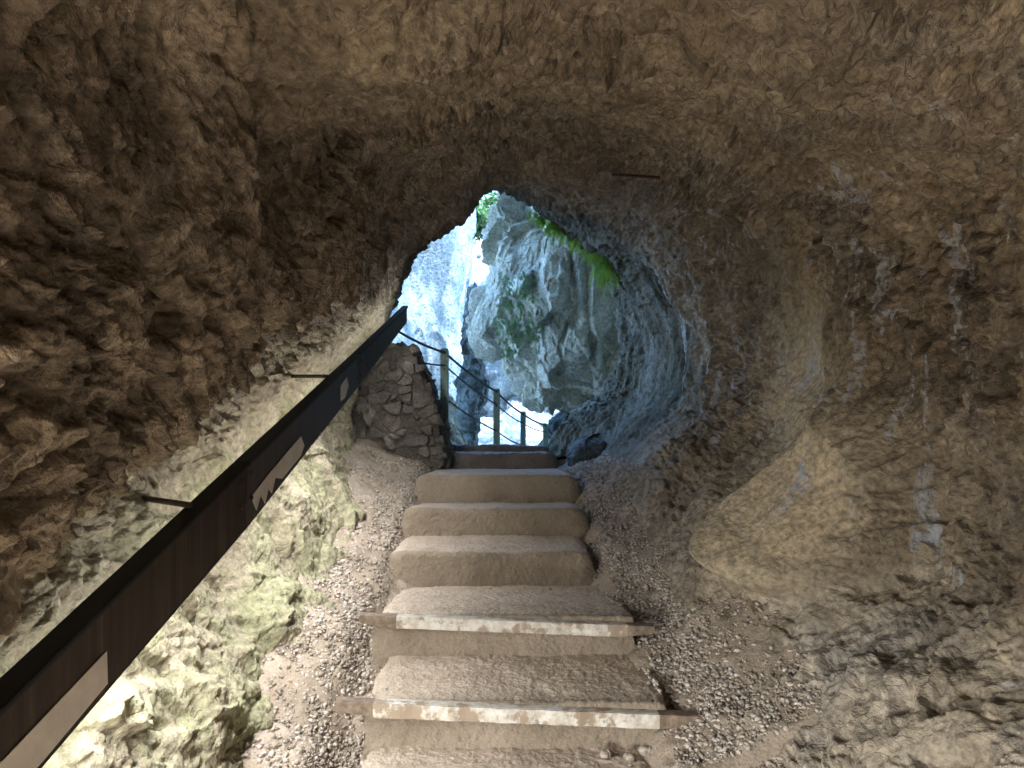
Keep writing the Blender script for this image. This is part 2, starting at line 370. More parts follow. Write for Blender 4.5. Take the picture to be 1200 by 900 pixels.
# drip flutes on the right wall
fl = np.clip((p[:, 0]-.7)/.5, 0, 1)*np.clip((p[:, 1]-2)/1, 0, 1)
d += fl*.05*fbm(np.stack([p[:, 0]*4, p[:, 1]*4, p[:, 2]*.8], 1), 3, 90, True)*(1-smooth_patch)
vf = np.clip((p[:, 1]-6.6)/.8, 0, 1)*np.clip((p[:, 0]-.6)/.3, 0, 1)*(1-bold)
d = d*(1-.5*vf)+vf*.16*fbm(np.stack([p[:, 0]*1.5, p[:, 1]*2.2, p[:, 2]*.45], 1), 5, 95, True)
rimk = np.exp(-((p[:, 1]-7.0)/.8)**2)
d *= (1-.35*rimk*(1-bold))
def sst(x): x = np.clip(x, 0, 1); return x*x*(3-2*x)
zz_ = p[:, 2]+.34+.05*perlin(p*2.5, 91)
kz = sst((zz_+.15)/.5)
rb = np.sqrt(((p[:, 1]-3.82+.10*perlin(p*2, 92))/.50)**2+(zz_/(.46+.16*kz))**2)
side = .25*sst((1.10-rb)/(.22+.5*kz))*sst((p[:, 0]-.75)/.3)
d += .09*sst((1.0-np.sqrt(((p[:, 1]-4.0)/.4)**2+((p[:, 2]+1.0)/.25)**2))/.5)*(p[:, 0] < -.8)
lowzone = np.exp(-((p[:, 2]-f_y-.1)/.25)**2)
d = d*(1-.3*lowzone)
d += bold*(.9*fbm(p*.22, 3, 70)+.35*cells(warp(p, .4, .6, 9)*.7, 6)[0])
pos = p+nrm*d[:, None]; pos[:, 0] -= side
me = raw_mesh('cave_rock', W(pos), grid_faces(nu, nv, True), 4)
tint = np.clip(.5+.16*v2+.24*v3+.06*v1+.26*v4, 0, 1)
attr(me, 'tint', tint)
attr(me, 'ochre', np.clip(smooth_patch*1.0+.35*np.clip(fbm(p*1.3+3, 3, 80), 0, 1), 0, 1)*(p[:, 1] < 7.4)*(p[:, 0] > -.9))
alg = np.clip((-.85-p[:, 0])/.2, 0, 1)*np.clip((r_y-.05-p[:, 2])/.15, 0, 1)*(p[:, 1] < 7.2)
attr(me, 'algae', alg); attr(me, 'pale', np.clip((-.9-p[:, 0])/.2, 0, 1)*np.clip((r_y+.3-p[:, 2])/.12, 0, 1)*(p[:, 1] < 7))
attr(me, 'grey', .5*np.clip((p[:, 0]-.5)/.6, 0, 1)*(1-.8*smooth_patch))
attr(me, 'out', np.clip((tu_all-n_rim+.75)/.8, 0, 1)**1.5*1.3)
attr(me, 'wet', np.clip((p[:, 0]-1.0)/.4, 0, 1)*np.clip((p[:, 2]-f_y-.5)/.4, 0, 1)*np.clip((p[:, 1]-1.5)/1, 0, 1)*np.clip((8.0-p[:, 1])/1.2, .15, 1))
# brown inside, darker grey-olive past the rim, pale limestone farther out
me.materials.append(CAVE); me.materials.append(OUTER)
mi = np.repeat((tu[:-1][:, None] >= n_rim+2.3).astype(np.int32), nv, 1)
me.polygons.foreach_set('material_index', mi.ravel())
me.polygons.foreach_set('use_smooth', [True]*len(me.polygons))
cave = bpy.data.objects.new('cave_rock', me); C.objects.link(cave); tag(cave, kind='structure')

# ------------------------------------------------------------------ ground inside the cave and down the path outside
def ground_z(x, y):
    z = lerp(y, FLOOR)-.02
    inner = np.clip(1-np.abs(x+.08)/.75, 0, 1)
    z = z-.10*np.clip(inner*3, 0, 1)*(y > 2.6)*(y < 8.3)
    z = z+.075*np.clip((np.abs(x+.12)-.62)/.12, 0, 1)*(y > 3.0)*(y < 7.4)
    z = z+.22*np.clip((x-.68)/.5, 0, 1.2)**1.3*(y < 7.6)+.16*np.clip((-x-.85)/.4, 0, 1.3)**1.5
    return z
xs = np.linspace(-1.9, 1.9, 250); ys = np.concatenate([np.linspace(-6, 1, 60)[:-1], np.linspace(1, 8.6, 520)])
X, Y = np.meshgrid(xs, ys, indexing='xy'); pg = np.stack([X, Y, ground_z(X, Y)], -1).reshape(-1, 3)
pg0 = pg.copy(); pg0[:, 2] = 0
pg[:, 2] += .035*fbm(pg0*1.6, 4, 100)+.016*cells(pg0*11, 21)[0]+.008*cells(pg0*34, 22)[0]
me = raw_mesh('ground', W(pg), grid_faces(len(ys), len(xs)), 4)
tag(link('ground', me, DIRT), kind='structure')

# path going down outside, a ledge with real thickness
def path():
    us = np.linspace(0, 1, 90); prof = []
    cl = np.array([(-.15, 8.35, -.33), (-.05, 9.0, -.5), (.35, 10.5, -.85), (.85, 12, -1.2), (1.6, 14, -1.7)])
    c = catmull(cl, us*4)
    sec = [(-.75, -3.0), (-.72, -.8), (-.68, -.1), (-.6, 0), (-.3, .0), (0, .01), (.4, 0), (.8, .03), (1.2, .1), (1.25, -3)]
    sec = catmull(np.array(sec, float), np.linspace(0, 9, 80))
    pp = c[:, None, :]+np.stack([sec[:, 0], 0*sec[:, 0], sec[:, 1]], 1)[None]
    f = pp.reshape(-1, 3).copy(); n = grid_normals(pp).reshape(-1, 3)
    f += n*(.05*fbm(f*1.5, 3, 33)+.03*cells(f*5, 34)[0])[:, None]
    return link('path', raw_mesh('path', W(f), grid_faces(90, 80), 4), DIRT)
tag(path(), kind='structure')
# gorge floor: one sheet to the horizon
gx = np.linspace(-300, 300, 160); gx = np.sign(gx)*np.abs(gx/300)**2.2*300
X, Y = np.meshgrid(gx, gx+20, indexing='xy'); pgg = np.stack([X, Y, np.full_like(X, -11)], -1).reshape(-1, 3)
pgg[:, 2] += 1.2*fbm(pgg*.15, 4, 44)
me = raw_mesh('ground_gorge', W(pgg), grid_faces(160, 160), 4); attr(me, 'tint', np.full(len(pgg), .5)); attr(me, 'ochre', np.zeros(len(pgg)))
tag(link('gorge_ground', me, CLIFF), kind='structure')

# ------------------------------------------------------------------ rock masses
def cube_sphere(n):
    t = np.tan(np.linspace(-1, 1, n)*math.pi/4); A, B = np.meshgrid(t, t, indexing='ij'); o = np.ones_like(A); vs_, fs = [], []
    for k, (a, b, c) in enumerate([(A, B, o), (B, A, -o), (o, A, B), (-o, B, A), (B, o, A), (A, -o, B)]):
        v = np.stack([a, b, c], -1).reshape(-1, 3); fs.append(grid_faces(n, n)+k*n*n); vs_.append(v)
    v = np.concatenate(vs_); return v/np.linalg.norm(v, axis=1)[:, None], np.concatenate(fs)
_cs = {}
def mass(name, c, r, n, amps, mat, box=2.0, freq=1.0, seed=0, rot=0, shear=(0, 0), attrs=True, stretch=1.0):
    if n not in _cs: _cs[n] = cube_sphere(n)
    v, f = _cs[n]
    e = (np.abs(v)**box).sum(1)**(-1/box)                              # superellipsoid
    b = v*e[:, None]*np.array(r)
    b[:, 0] += shear[0]*b[:, 2]; b[:, 1] += shear[1]*b[:, 2]
    nn = v/np.array(r)*np.mean(r); nn = np.sign(nn)*np.abs(nn)**(box-1); nn /= np.linalg.norm(nn, axis=1)[:, None]
    cr, sr = math.cos(rot), math.sin(rot)
    rotm = np.array([[cr, sr, 0], [-sr, cr, 0], [0, 0, 1]])
    b = b@rotm; nn = nn@rotm
    pw = b+np.array(c); s = pw*np.array([1, 1, stretch])
    h = amps[0]*fbm(s*.35*freq, 3, seed)
    a1 = cells(warp(s, .8*freq, .5/freq, seed+1)*.9*freq, seed+2); a2 = cells(warp(s, 2*freq, .2/freq, seed+3)*2.4*freq, seed+4)
    a3 = cells(warp(s, 5*freq, .06/freq, seed+6)*6.2*freq, seed+5)
    a4 = cells(s*15*freq, seed+8)
    h += amps[1]*a1[0]+amps[2]*a2[0]+amps[3]*a3[0]+amps[3]*.4*a4[0]
    out = pw+nn*h[:, None]
    me = raw_mesh(name, W(out), f, 4)
    if attrs:
        attr(me, 'tint', np.clip(.5+.25*a2[1]+.22*a3[1]+.1*a1[1], 0, 1)); attr(me, 'ochre', np.zeros(len(out)))
    return link(name, me, mat)
def cliff(name, *a, **k): return tag(mass(name, *a, **k), kind='structure')
# far wall of the gorge, left: tall smooth buttress
cliff('cliff', (-5.6, 20.5, 2), (4.3, 4.0, 13), 300, (.7, .16, .06, .02), CLIFF, 2.6, .7, 200, .25, (-.03, 0), stretch=.45)
# back of the gorge
cliff('cliff_back', (3.5, 31, 0), (9, 5, 12), 240, (1.4, .6, .25, .08), CLIFF, 2.6, .5, 230, 0, (0, .15))
# ledge below in the sun
cliff('cliff_low', (-.3, 21.5, -5.6), (2.6, 3.5, 5.6), 200, (.6, .3, .12, .05), CLIFF, 2.4, .7, 260, 0, (0, .2))
# fin in the cleft, its shade put into a darker rock colour
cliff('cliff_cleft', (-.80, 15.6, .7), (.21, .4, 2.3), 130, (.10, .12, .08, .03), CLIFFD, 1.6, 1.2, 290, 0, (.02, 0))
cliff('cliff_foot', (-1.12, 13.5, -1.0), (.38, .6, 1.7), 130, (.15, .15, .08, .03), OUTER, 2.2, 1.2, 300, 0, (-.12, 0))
# overhanging rock right of the opening
cliff('overhang_rock', (1.95, 13.2, 2.6), (2.35, 1.7, 2.3), 340, (.55, .30, .22, .05), OUTER, 2.3, 1.0, 347, .1, (.12, .0), stretch=.5)
cliff('overhang_rock_side', (3.6, 13.5, 3.5), (2.4, 2.6, 5.5), 200, (.5, .3, .15, .05), OUTER, 2.5, 1.0, 350)
cliff('hollow_rock', (2.1, 14.2, -1.0), (1.5, 1.0, 1.8), 150, (.2, .2, .1, .04), CLIFFD, 2.4, 1.0, 370)  # dark colour paints the shaded hollow under the overhang
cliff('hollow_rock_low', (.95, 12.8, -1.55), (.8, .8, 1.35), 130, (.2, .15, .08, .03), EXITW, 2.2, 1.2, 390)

# ------------------------------------------------------------------ steps
steps = [  # y front, z edge, riser height, x left, x right
    (2.25, -1.47, .20, -.62, .60), (3.34, -1.20, .186, -.63, .67), (3.90, -.96, .19, -.69, .61), (4.94, -.80, .23, -.78, .51),
    (5.52, -.58, .20, -.78, .52), (6.22, -.394, .225, -.78, .52), (7.70, -.27, .155, -.77, .43), (8.28, -.205, .08, -.82, .41)]
names = ['concrete step at the very front below the lowest painted nosing', 'low concrete step with the wider rust-stained painted nosing board along its edge',
         'second concrete step up, with the shorter painted nosing board', 'rounded earthy concrete step just above the upper painted nosing board',
         'bare concrete step in the middle of the flight, two above the painted boards', 'bare concrete step with a squared edge, topmost before the landing',
         'grey stone step across the end of the landing beside the masonry wall', 'thin outermost stone step at the cave mouth in front of the fence posts']
def step(i):
    y0, z0, rh, xl, xr = steps[i]
    y1, zb = (steps[i+1][0]+.06, steps[i+1][1]-steps[i+1][2]) if i < 7 else (y0+.35, z0-.02)
    stone = i >= 6; rr = .015 if i in (1, 2) else (.028 if not stone else .02)
    prof = [(y0-.015, z0-rh-.12), (y0-.012, z0-rh), (y0, z0-rr)]
    for a in np.linspace(0, math.pi/2, 5)[1:]: prof.append((y0+rr-rr*math.cos(a), z0-rr+rr*math.sin(a)))
    prof.append((y1, zb if not stone else z0-.01)); prof = np.array(prof)
    seg = np.r_[0, np.cumsum(np.linalg.norm(np.diff(prof, axis=0), axis=1))]
    nu_ = int(seg[-1]/.008); s = np.linspace(0, seg[-1], nu_); yy = np.interp(s, seg, prof[:, 0]); zz = np.interp(s, seg, prof[:, 1])
    k = 14; nx = int((xr-xl)/.008)
    xx = np.r_[np.full(k, xl), np.linspace(xl, xr, nx), np.full(k, xr)]; dn = np.r_[np.linspace(1, 0, k+1)[:-1], np.zeros(nx), np.linspace(0, 1, k+1)[1:]]
    X = np.tile(xx, (nu_, 1)); Yv = np.tile(yy[:, None], (1, len(xx))); Z = zz[:, None]-dn[None]*.22
    # edges wander; ends are rounded
    pt = np.stack([X, Yv, Z], -1); f = pt.reshape(-1, 3).copy()
    nn = grid_normals(pt).reshape(-1, 3); nn *= np.sign((nn[:, 2]).sum() or 1)
    fe = np.clip(np.minimum(f[:, 0]-xl, xr-f[:, 0])/.09, 0, 1); fw = np.clip(np.minimum(f[:, 0]-xl, xr-f[:, 0])/.3, 0, 1)
    f[:, 0] += np.sign(f[:, 0]-(xl+xr)/2)*(1-fw)*(.06 if i > 2 and not stone else .02)*np.clip((z0-f[:, 2])/rh, 0, 1)*(Yv.ravel() < y0+.03)
    f[:, 2] -= (1-fe)**2*(.03 if i > 2 else .01); f[:, 1] += (1-fe)**2*(.045 if i not in (1, 2) else 0)
    f[:, 0] += .035*perlin(np.stack([f[:, 1]*4, f[:, 0]*0, f[:, 2]*5], 1), i)*(1-fe)
    a = 1.6 if stone else 1.0
    h = (.007*fbm(f*3.3+i, 3, 400+i)+.0025*fbm(f*18, 3, 410)+.0045*cells(f*55, 420)[0]+.004*np.clip(fbm(f*40, 2, 415), 0, 1))*a+(.012*cells(f*4, 430+i)[0] if stone else 0)
    f += nn*h[:, None]
    if i in (3, 4): f[:, 2] -= .018*np.clip(np.sin((f[:, 0]-xl)/(xr-xl)*math.pi), 0, 1)*np.exp(-((f[:, 1]-y0)/.2)**2)
    tr = np.clip((Yv.ravel()-y0-.01)/.05, 0, 1)  # tread mask for dust and painted top light
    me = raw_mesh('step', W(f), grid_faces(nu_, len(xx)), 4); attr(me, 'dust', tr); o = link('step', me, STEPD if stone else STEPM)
    tag(o, names[i], 'step', 'steps of the flight through the cave'); return o
so_ = [step(i) for i in range(8)]
def nosing(par, pl, pr, h, px0, px1, ds=.02):
    """angle iron along the step edge, ends left sticking out over the gravel"""
    a, b = W(pl), W(pr); mb = MB(); n = 90
    for k in range(n):
        t0, t1 = k/n, (k+1)/n
        p0 = a+(b-a)*t0; p1 = a+(b-a)*t1
        w0 = [.0025*math.sin(t*37)+.002*math.sin(t*91+1) for t in (t0, t1)]
        tap = [min(1, .62+3.5*min(t, 1-t)) for t in (t0, t1)]
        hh = [h*x for x in tap]
        mb.box8([(p0[0], p0[1]-ds+w0[0], p0[2]-hh[0]), (p1[0], p1[1]-ds+w0[1], p1[2]-hh[1]), (p1[0], p1[1]-ds+.012+w0[1], p1[2]-hh[1]), (p0[0], p0[1]-ds+.012+w0[0], p0[2]-hh[0]),
                 (p0[0], p0[1]-ds+w0[0], p0[2]), (p1[0], p1[1]-ds+w0[1], p1[2]), (p1[0], p1[1]-ds+.012+w0[1], p1[2]), (p0[0], p0[1]-ds+.012+w0[0], p0[2])])
        mb.box8([(p0[0], p0[1]-ds+w0[0]+.0125, p0[2]-.006), (p1[0], p1[1]-ds+w0[1]+.0125, p1[2]-.006), (p1[0], p1[1]+.045, p1[2]-.006), (p0[0], p0[1]+.045, p0[2]-.006),
                 (p0[0], p0[1]-ds+w0[0]+.0125, p0[2]+.001), (p1[0], p1[1]-ds+w0[1]+.0125, p1[2]+.001), (p1[0], p1[1]+.045, p1[2]+.001), (p0[0], p0[1]+.045, p0[2]+.001)])
    # merge inner faces away
    o = mb.build('nosing_board', nosing_mat(px0, px1), par); return o
nosing(so_[1], P(393, 821, 3.30), P(823, 838, 3.30), .060, (438-600)*3.3/900, (772-600)*3.3/900)
nosing(so_[2], P(422, 720, 3.86), P(766, 733, 3.86), .058, (465-600)*3.86/900, (735-600)*3.86/900)

# ------------------------------------------------------------------ gravel (stuff) and larger loose stones
def ico():
    t = (1+5**.5)/2
    v = np.array([(-1, t, 0), (1, t, 0), (-1, -t, 0), (1, -t, 0), (0, -1, t), (0, 1, t), (0, -1, -t), (0, 1, -t), (t, 0, -1), (t, 0, 1), (-t, 0, -1), (-t, 0, 1)], float)
    f = np.array([(0, 11, 5), (0, 5, 1), (0, 1, 7), (0, 7, 10), (0, 10, 11), (1, 5, 9), (5, 11, 4), (11, 10, 2), (10, 7, 6), (7, 1, 8), (3, 9, 4), (3, 4, 2), (3, 2, 6), (3, 6, 8), (3, 8, 9), (4, 9, 5), (2, 4, 11), (6, 2, 10), (8, 6, 7), (9, 8, 1)])
    return v/np.linalg.norm(v[0]), f
def scatter(n, seed):
    r = np.random.default_rng(seed); out = []
    while sum(map(len, out)) < n:
        y = 2.2+r.random(n*2)**1.25*5.3; x = r.uniform(-1.35, 1.45, n*2)
        xl = np.interp(y, [s[0] for s in steps], [s[3] for s in steps]); xr = np.interp(y, [s[0] for s in steps], [s[4] for s in steps])
        dl = xl-x; dr = x-xr
        dens = np.where(dl > 0, np.clip(1-dl/.55, 0, 1)**.7, np.where(dr > 0, np.clip(1.2-dr/.85, 0, 1)**.6, .012))
        clump = np.clip(.65+1.3*perlin(np.stack([x*3, y*3, 0*x], 1), 9), 0, 1)
        dens = dens*np.where(y > 5.2, .7, 1)*clump
        k = r.random(n*2) < dens; out.append(np.stack([x[k], y[k]], 1))
    return np.concatenate(out)[:n], r
def surface_z(x, y):
    """height of tread or ground"""
    z = ground_z(x, y)
    p0 = np.stack([x, y, 0*x], 1); z = z+.035*fbm(p0*1.6, 4, 100)
    for i, (y0, z0, rh, xl, xr) in enumerate(steps[:7]):
        y1, zb = steps[i+1][0], steps[i+1][1]-steps[i+1][2]
        m = (x > xl+.0) & (x < xr) & (y > y0+.02) & (y < y1-.02)
        z = np.where(m, z0+(zb-z0)*(y-y0)/(y1-y0), z)
    return z
def stones(name, n, seed, smin, smax, on=None):
    xy, r = scatter(n, seed); v, f = ico()
    sz = smin+(smax-smin)*r.random(n)**2.6
    onstep = surface_z(xy[:, 0], xy[:, 1])-ground_z(xy[:, 0], xy[:, 1]) > .08
    sz = np.where(onstep, sz*.45, sz)
    A = r.normal(size=(n, 3, 3)); Q = np.linalg.qr(A)[0]
    scl = np.stack([sz, sz*r.uniform(.6, 1, n), sz*r.uniform(.35, .75, n)], 1)
    vv = v[None]*(1+.28*r.normal(size=(n, 12, 1)).clip(-1.2, 1.2))*scl[:, None, :]
    vv = np.einsum('nij,nkj->nki', Q, vv)
    vv[:, :, 2] *= .8
    z = surface_z(xy[:, 0], xy[:, 1])+sz*.25
    vv += np.stack([xy[:, 0], xy[:, 1], z], 1)[:, None]
    ff = (f[None]+np.arange(n)[:, None, None]*12).reshape(-1, 3)
    me = raw_mesh(name, W(vv.reshape(-1, 3)), ff, 3); attr(me, 'tint', np.repeat(r.random(n), 12)); return link(name, me, GRAV, smooth=False)
tag(stones('gravel', 38000, 3, .005, .018), kind='stuff')
tag(stones('grit', 30000, 4, .0025, .006), kind='stuff')
def loose(px, py, s, lab, seed):
    # larger stone resting on the ground or tread, found along the view ray once, then an ordinary object
    for dd in np.arange(2.3, 8, .01):
        q = P(px, py, dd)
        if q[2] <= surface_z(np.array([q[0]]), np.array([q[1]]))[0]: break
    o = mass('stone', (q[0], q[1], q[2]+s*.35), (s, s*.8, s*.6), 20, (s*.3, s*.25, s*.12, s*.03), GRAV, 2.2, 1.2/s*.25, seed, seed)
    return tag(o, lab, 'stone', 'loose stones beside the steps')
loose(710, 886, .030, 'pale stone at the leftmost of the row below the right end of the lowest nosing', 501)
loose(738, 889, .024, 'small pale stone, middle of the row under the lowest nosing', 502)
loose(757, 882, .030, 'angular pale stone, rightmost of the row under the lowest nosing', 503)
loose(700, 632, .030, 'flat reddish stone on the tread in front of the third riser', 504) if False else None

# boulder bulging from the right wall
b2 = mass('boulder', (.78, 8.0, -.30), (.20, .2, .16), 60, (.05, .04, .03, .01), CLIFFD, 2.2, 2.2, 540)
tag(b2, 'small dark rock at the right end of the outermost stone steps', 'boulder')

# ------------------------------------------------------------------ masonry wall left of the exit
def masonry():
    pts = [(415, 560), (412, 470), (418, 432), (440, 405), (461, 401), (483, 411), (489, 432), (500, 458), (508, 480), (517, 512), (520, 545), (505, 558)]
    # outline as a real wall 0.55 m thick, 7.3 m along the walk
    out = np.array([P(a, b, 7.35)[[0, 2]] for a, b in pts]); c = out.mean(0)
    ts = np.linspace(0, len(pts), 260, endpoint=False); cl = np.vstack([out, out[:1]])
    i = ts.astype(int); fr = (ts-i)[:, None]; ol = cl[i]*(1-fr)+cl[i+1]*fr
    rows = []
    for s_ in np.linspace(.02, 1, 110): rows.append(np.stack([c[0]+(ol[:, 0]-c[0])*s_, np.full(260, 7.35), c[1]+(ol[:, 1]-c[1])*s_], 1))
    for yy in np.linspace(7.36, 7.98, 60): rows.append(np.stack([ol[:, 0], np.full(260, yy), ol[:, 1]], 1))
    for s_ in np.linspace(.98, .02, 20): rows.append(np.stack([c[0]+(ol[:, 0]-c[0])*s_, np.full(260, 8.0), c[1]+(ol[:, 1]-c[1])*s_], 1))
    pp = np.array(rows); n = grid_normals(pp, True).reshape(-1, 3); f = pp.reshape(-1, 3)
    ctr = np.array([c[0], 7.67, c[1]]); n *= np.sign((n*(f-ctr)).sum(1))[:, None]
    q = warp(f, 5, .07, 600)*np.array([6.5, 6.5, 9.5])
    h, val, e = cells(q, 601)
    mort = np.clip(e/.10, 0, 1); mort = mort*mort*(3-2*mort)
    f = f+n*(mort*(.038+.035*val)+.030*h*mort+.006*cells(f*22, 603)[0]+.02*fbm(f*3, 3, 604)+.004*fbm(f*30, 3, 605))[:, None]
    me = raw_mesh('stone_wall', W(f), grid_faces(len(rows), 260, True), 4)
    attr(me, 'tint', np.clip(.5+.4*val, 0, 1)); attr(me, 'ochre', 0*val)
    o = link('stone_wall', me, WALLM)
    return tag(o, 'rough mortared rubble stone wall with sloping top left of the exit steps', 'wall')
masonry()

# ------------------------------------------------------------------ handrail trough with concealed lamps
rail = empty('handrail_lamp_trough', W((-1.16, 2.0, -1.4)))
tag(rail, 'long black-capped steel handrail board on the left wall with hidden lamps shining behind it', 'handrail')
A0 = P(0, 826, 1.78); A1 = P(289, 541, 3.02); A2 = P(420, 414, 5.35); A3 = P(477, 358, 7.0)
dirn = A1-A0; Am = A0-dirn/np.linalg.norm(dirn)*.75; Aback = Am+np.array([-.03, -3.4, -.10])
segs = [(Aback, Am, .25, .25), (Am, A1, .25, .256), (A1, A2, .256, .225), (A2, A3, .222, .145)]  # first segment lies out of view, added to carry fill lamps
for k, (a, b, h0, h1) in enumerate(segs):
    a = W(a); b = W(b); u = (b-a)/np.linalg.norm(b-a); gap = u*.003
    a2, b2 = a+gap, b-gap
    z = np.array([0, 0, 1.]); t = np.array([-.012, 0, 0]); lean = np.array([.02, 0, 0])
    mb = MB()
    mb.box8([a2-z*h0+lean*0+t, a2-z*h0, b2-z*h1, b2-z*h1+t, a2+t-z*.012, a2-z*.012, b2-z*.012, b2+t-z*.012])
    # returned lower lip
    mb.box8([a2-z*(h0+.008)+t*3, a2-z*(h0+.008), b2-z*(h1+.008), b2-z*(h1+.008)+t*3, a2-z*(h0+.001)+t*3, a2-z*(h0+.001), b2-z*(h1+.001), b2-z*(h1+.001)+t*3])
    mb.build('face_panel', FACE, rail, .0015)
    mb = MB(); cw = np.array([-(.08, .08, .052, .045)[k], 0, 0]); cwb = np.array([-(.08, .052, .045, .04)[k], 0, 0]); o = np.array([.012, 0, 0])
    mb.box8([a2+cw-z*.010, a2+o-z*.022, b2+o-z*.020, b2+cwb-z*.010, a2+cw, a2+o-z*.0, b2+o, b2+cwb])
    mb.build('cap', CAP, rail, .008)
    # lamp strips; those in the unseen rear segment are added, boosted fill
    mid_ = (a+b)/2; L = np.linalg.norm(b-a)
    mb = MB(); q0 = a2+t*4-z*(h0-.05); q1 = b2+t*4-z*(h1-.05)
    mb.tube([q0, q1], .010, 8); mb.build('light_strip', STRIP, rail, smooth=True)
    nseg = max(1, round(L/1.0))
    for j in range(nseg):
        s_ = (j+.5)/nseg; c = q0+(q1-q0)*s_+np.array([-.02, 0, -.022])
        for dz, e_, tilt in ((0, .08, 40), (-.022 if k > 1 else -.040, 1.0, -44 if k > 1 else -36)):
            ld = bpy.data.lights.new('strip_lamp', 'AREA'); ld.shape = 'RECTANGLE'; ld.size = L/nseg*.95; ld.size_y = .02 if tilt > 0 or k > 1 else .010
            ld.energy = LAMP*L/nseg*e_*((4.4*(1.25-.8*s_), .40, .5, .08)[k] if tilt < 0 else (.3, .3, .36, .08)[k]); ld.color = LAMP_COL
            lo = bpy.data.objects.new('strip_lamp', ld); C.objects.link(lo)
            # local X along the rail, -Z = emission: down, tilted to the wall by `tilt` degrees
            ux = Vector(u); emit = Vector((-math.sin(R(tilt)), 0, -math.cos(R(tilt)))); emit = (emit-ux*emit.dot(ux)).normalized()
            zc_ = -emit; yc = zc_.cross(ux)
            from mathutils import Matrix
            M = Matrix((ux, yc, zc_)).transposed().to_4x4(); M.translation = Vector(c+np.array([.0 if tilt > 0 else (.025 if k > 1 else .034), 0, dz]))
            lo.matrix_world = M; lo.parent = rail; lo.matrix_parent_inverse = Matrix.Translation(-rail.location)
for q in (A1, A2):
    for dz in (.06, .16):
        for dy in (-.05, .05):
            c = W(q+(A2-A0)/np.linalg.norm(A2-A0)*dy)-np.array([0, 0, dz]); mb = MB()
            mb.tube([c-np.array([.004, 0, 0]), c+np.array([.007, 0, 0])], .009, 6); mb.build('bolt', RUST, rail)
def on_face(px, py, k):
    """point on the rail face along segment k seen at a pixel"""
    a, b, _, _ = segs[k]; lo_, hi = 0., 1.
    for _i in range(40):
        t = (lo_+hi)/2; q = a+(b-a)*t
        if 600+q[0]*FOC/q[1] < px: lo_ = t
        else: hi = t
    q = a+(b-a)*((lo_+hi)/2); return np.array([q[0], q[1], (500-py)*q[1]/FOC])
def patch(pts, k, lab=None):
    w_ = [W(on_face(x, y, k))+np.array([.0035, 0, 0]) for x, y in pts]; n = len(w_)
    v = w_+[q-np.array([.003, 0, 0]) for q in w_]
    mb = MB(); mb.add(v, [tuple(range(n)), tuple(range(2*n-1, n-1, -1))]+[(i, i+n, (i+1) % n+n, (i+1) % n) for i in range(n)])
    o = mb.build('tape_patch', PATCH, rail)
    if lab: o['label'] = lab
patch([(-20, 912), (0, 893), (124, 763), (125, 801), (48, 893), (-20, 968)], 1, 'long grey patch near the camera')
patch([(295, 580), (312, 558), (352, 511), (356, 522), (352, 534), (330, 561), (322, 560), (318, 578), (314, 572), (310, 590), (305, 580), (300, 598), (296, 588)], 2, 'grey patch with dripping lower edge')
patch([(399, 452), (406, 442), (408, 452), (404, 466), (399, 470)], 2, 'small whitish patch')
# brackets into the rock
for (pa, pb) in ((P(325, 441, 4.75), P(384, 441, 4.5)), (P(163, 583, 2.95), P(222, 592, 2.62)), (P(404, 424, 5.6), P(420, 425, 5.5))):
    mb = MB(); mb.tube([W(pa), W(pb)], .011, 8); mb.build('bracket_rod', RUST, rail, smooth=True)
# iron rod left in the ceiling
mb = MB(); mb.tube([W(P(718, 205, 5.4)), W(P(772, 208, 4.7))], .009, 8)
tag(mb.build('iron_rod', RUST, None, smooth=True), 'thin rusty iron rod sticking out of the cave ceiling right of the opening', 'rod')

# ------------------------------------------------------------------ fence at the exit
fence = empty('wire_rope_fence', W((-.3, 8.6, -.5)))
tag(fence, 'grey steel post and wire rope fence along the gorge edge beyond the top step', 'fence')
posts = [(521, 408, 7.95, .082), (582, 455, 9.4, .080), (613, 482, 11.0, .078), (639, 496, 12.4, .078)]
for px, py, dd, wd in posts:
    t = W(P(px, py, dd)); mb = MB(); h = wd/2
    mb.box(t[0]-h, t[0]+h, t[1]-h, t[1]+h, t[2]-1.35, t[2]-.015)
    mb.box8([(t[0]-h, t[1]-h, t[2]-.0149), (t[0]+h, t[1]-h, t[2]-.0149), (t[0]+h, t[1]+h, t[2]-.0149), (t[0]-h, t[1]+h, t[2]-.0149),
             (t[0]-h*.55, t[1]-h*.55, t[2]), (t[0]+h*.55, t[1]-h*.55, t[2]), (t[0]+h*.55, t[1]+h*.55, t[2]), (t[0]-h*.55, t[1]+h*.55, t[2])])
    po = mb.build('post', STEEL, fence, .004)
    for dz in (.05, .22):
        mb = MB(); mb.tube([t+np.array([0, -h-.012, -dz]), t+np.array([0, -h+.005, -dz])], .012, 6)
        bo = mb.build('cable_bolt', CABLE, None); bo.parent = po
def cable(pts, r=.009):
    w_ = [W(P(*a)) for a in pts]; out = []
    for i in range(len(w_)-1):
        for s_ in np.linspace(0, 1, 10, endpoint=False):
            q = w_[i]*(1-s_)+w_[i+1]*s_; q[2] -= .05*s_*(1-s_)*4*.5; out.append(q)
    out.append(w_[-1]); mb = MB(); mb.tube(out, r, 7); mb.build('wire_rope', CABLE, fence, smooth=True)
y = -.06
cable([(455, 381, 7.25), (521, 413, 7.90), (582, 459, 9.35), (613, 485, 10.95), (639, 498, 12.35), (660, 522, 13.2)], .013)
cable([(470, 416, 7.5), (521, 428, 7.90), (582, 474, 9.35), (613, 496, 10.95), (639, 506, 12.35), (654, 520, 13.0)], .009)
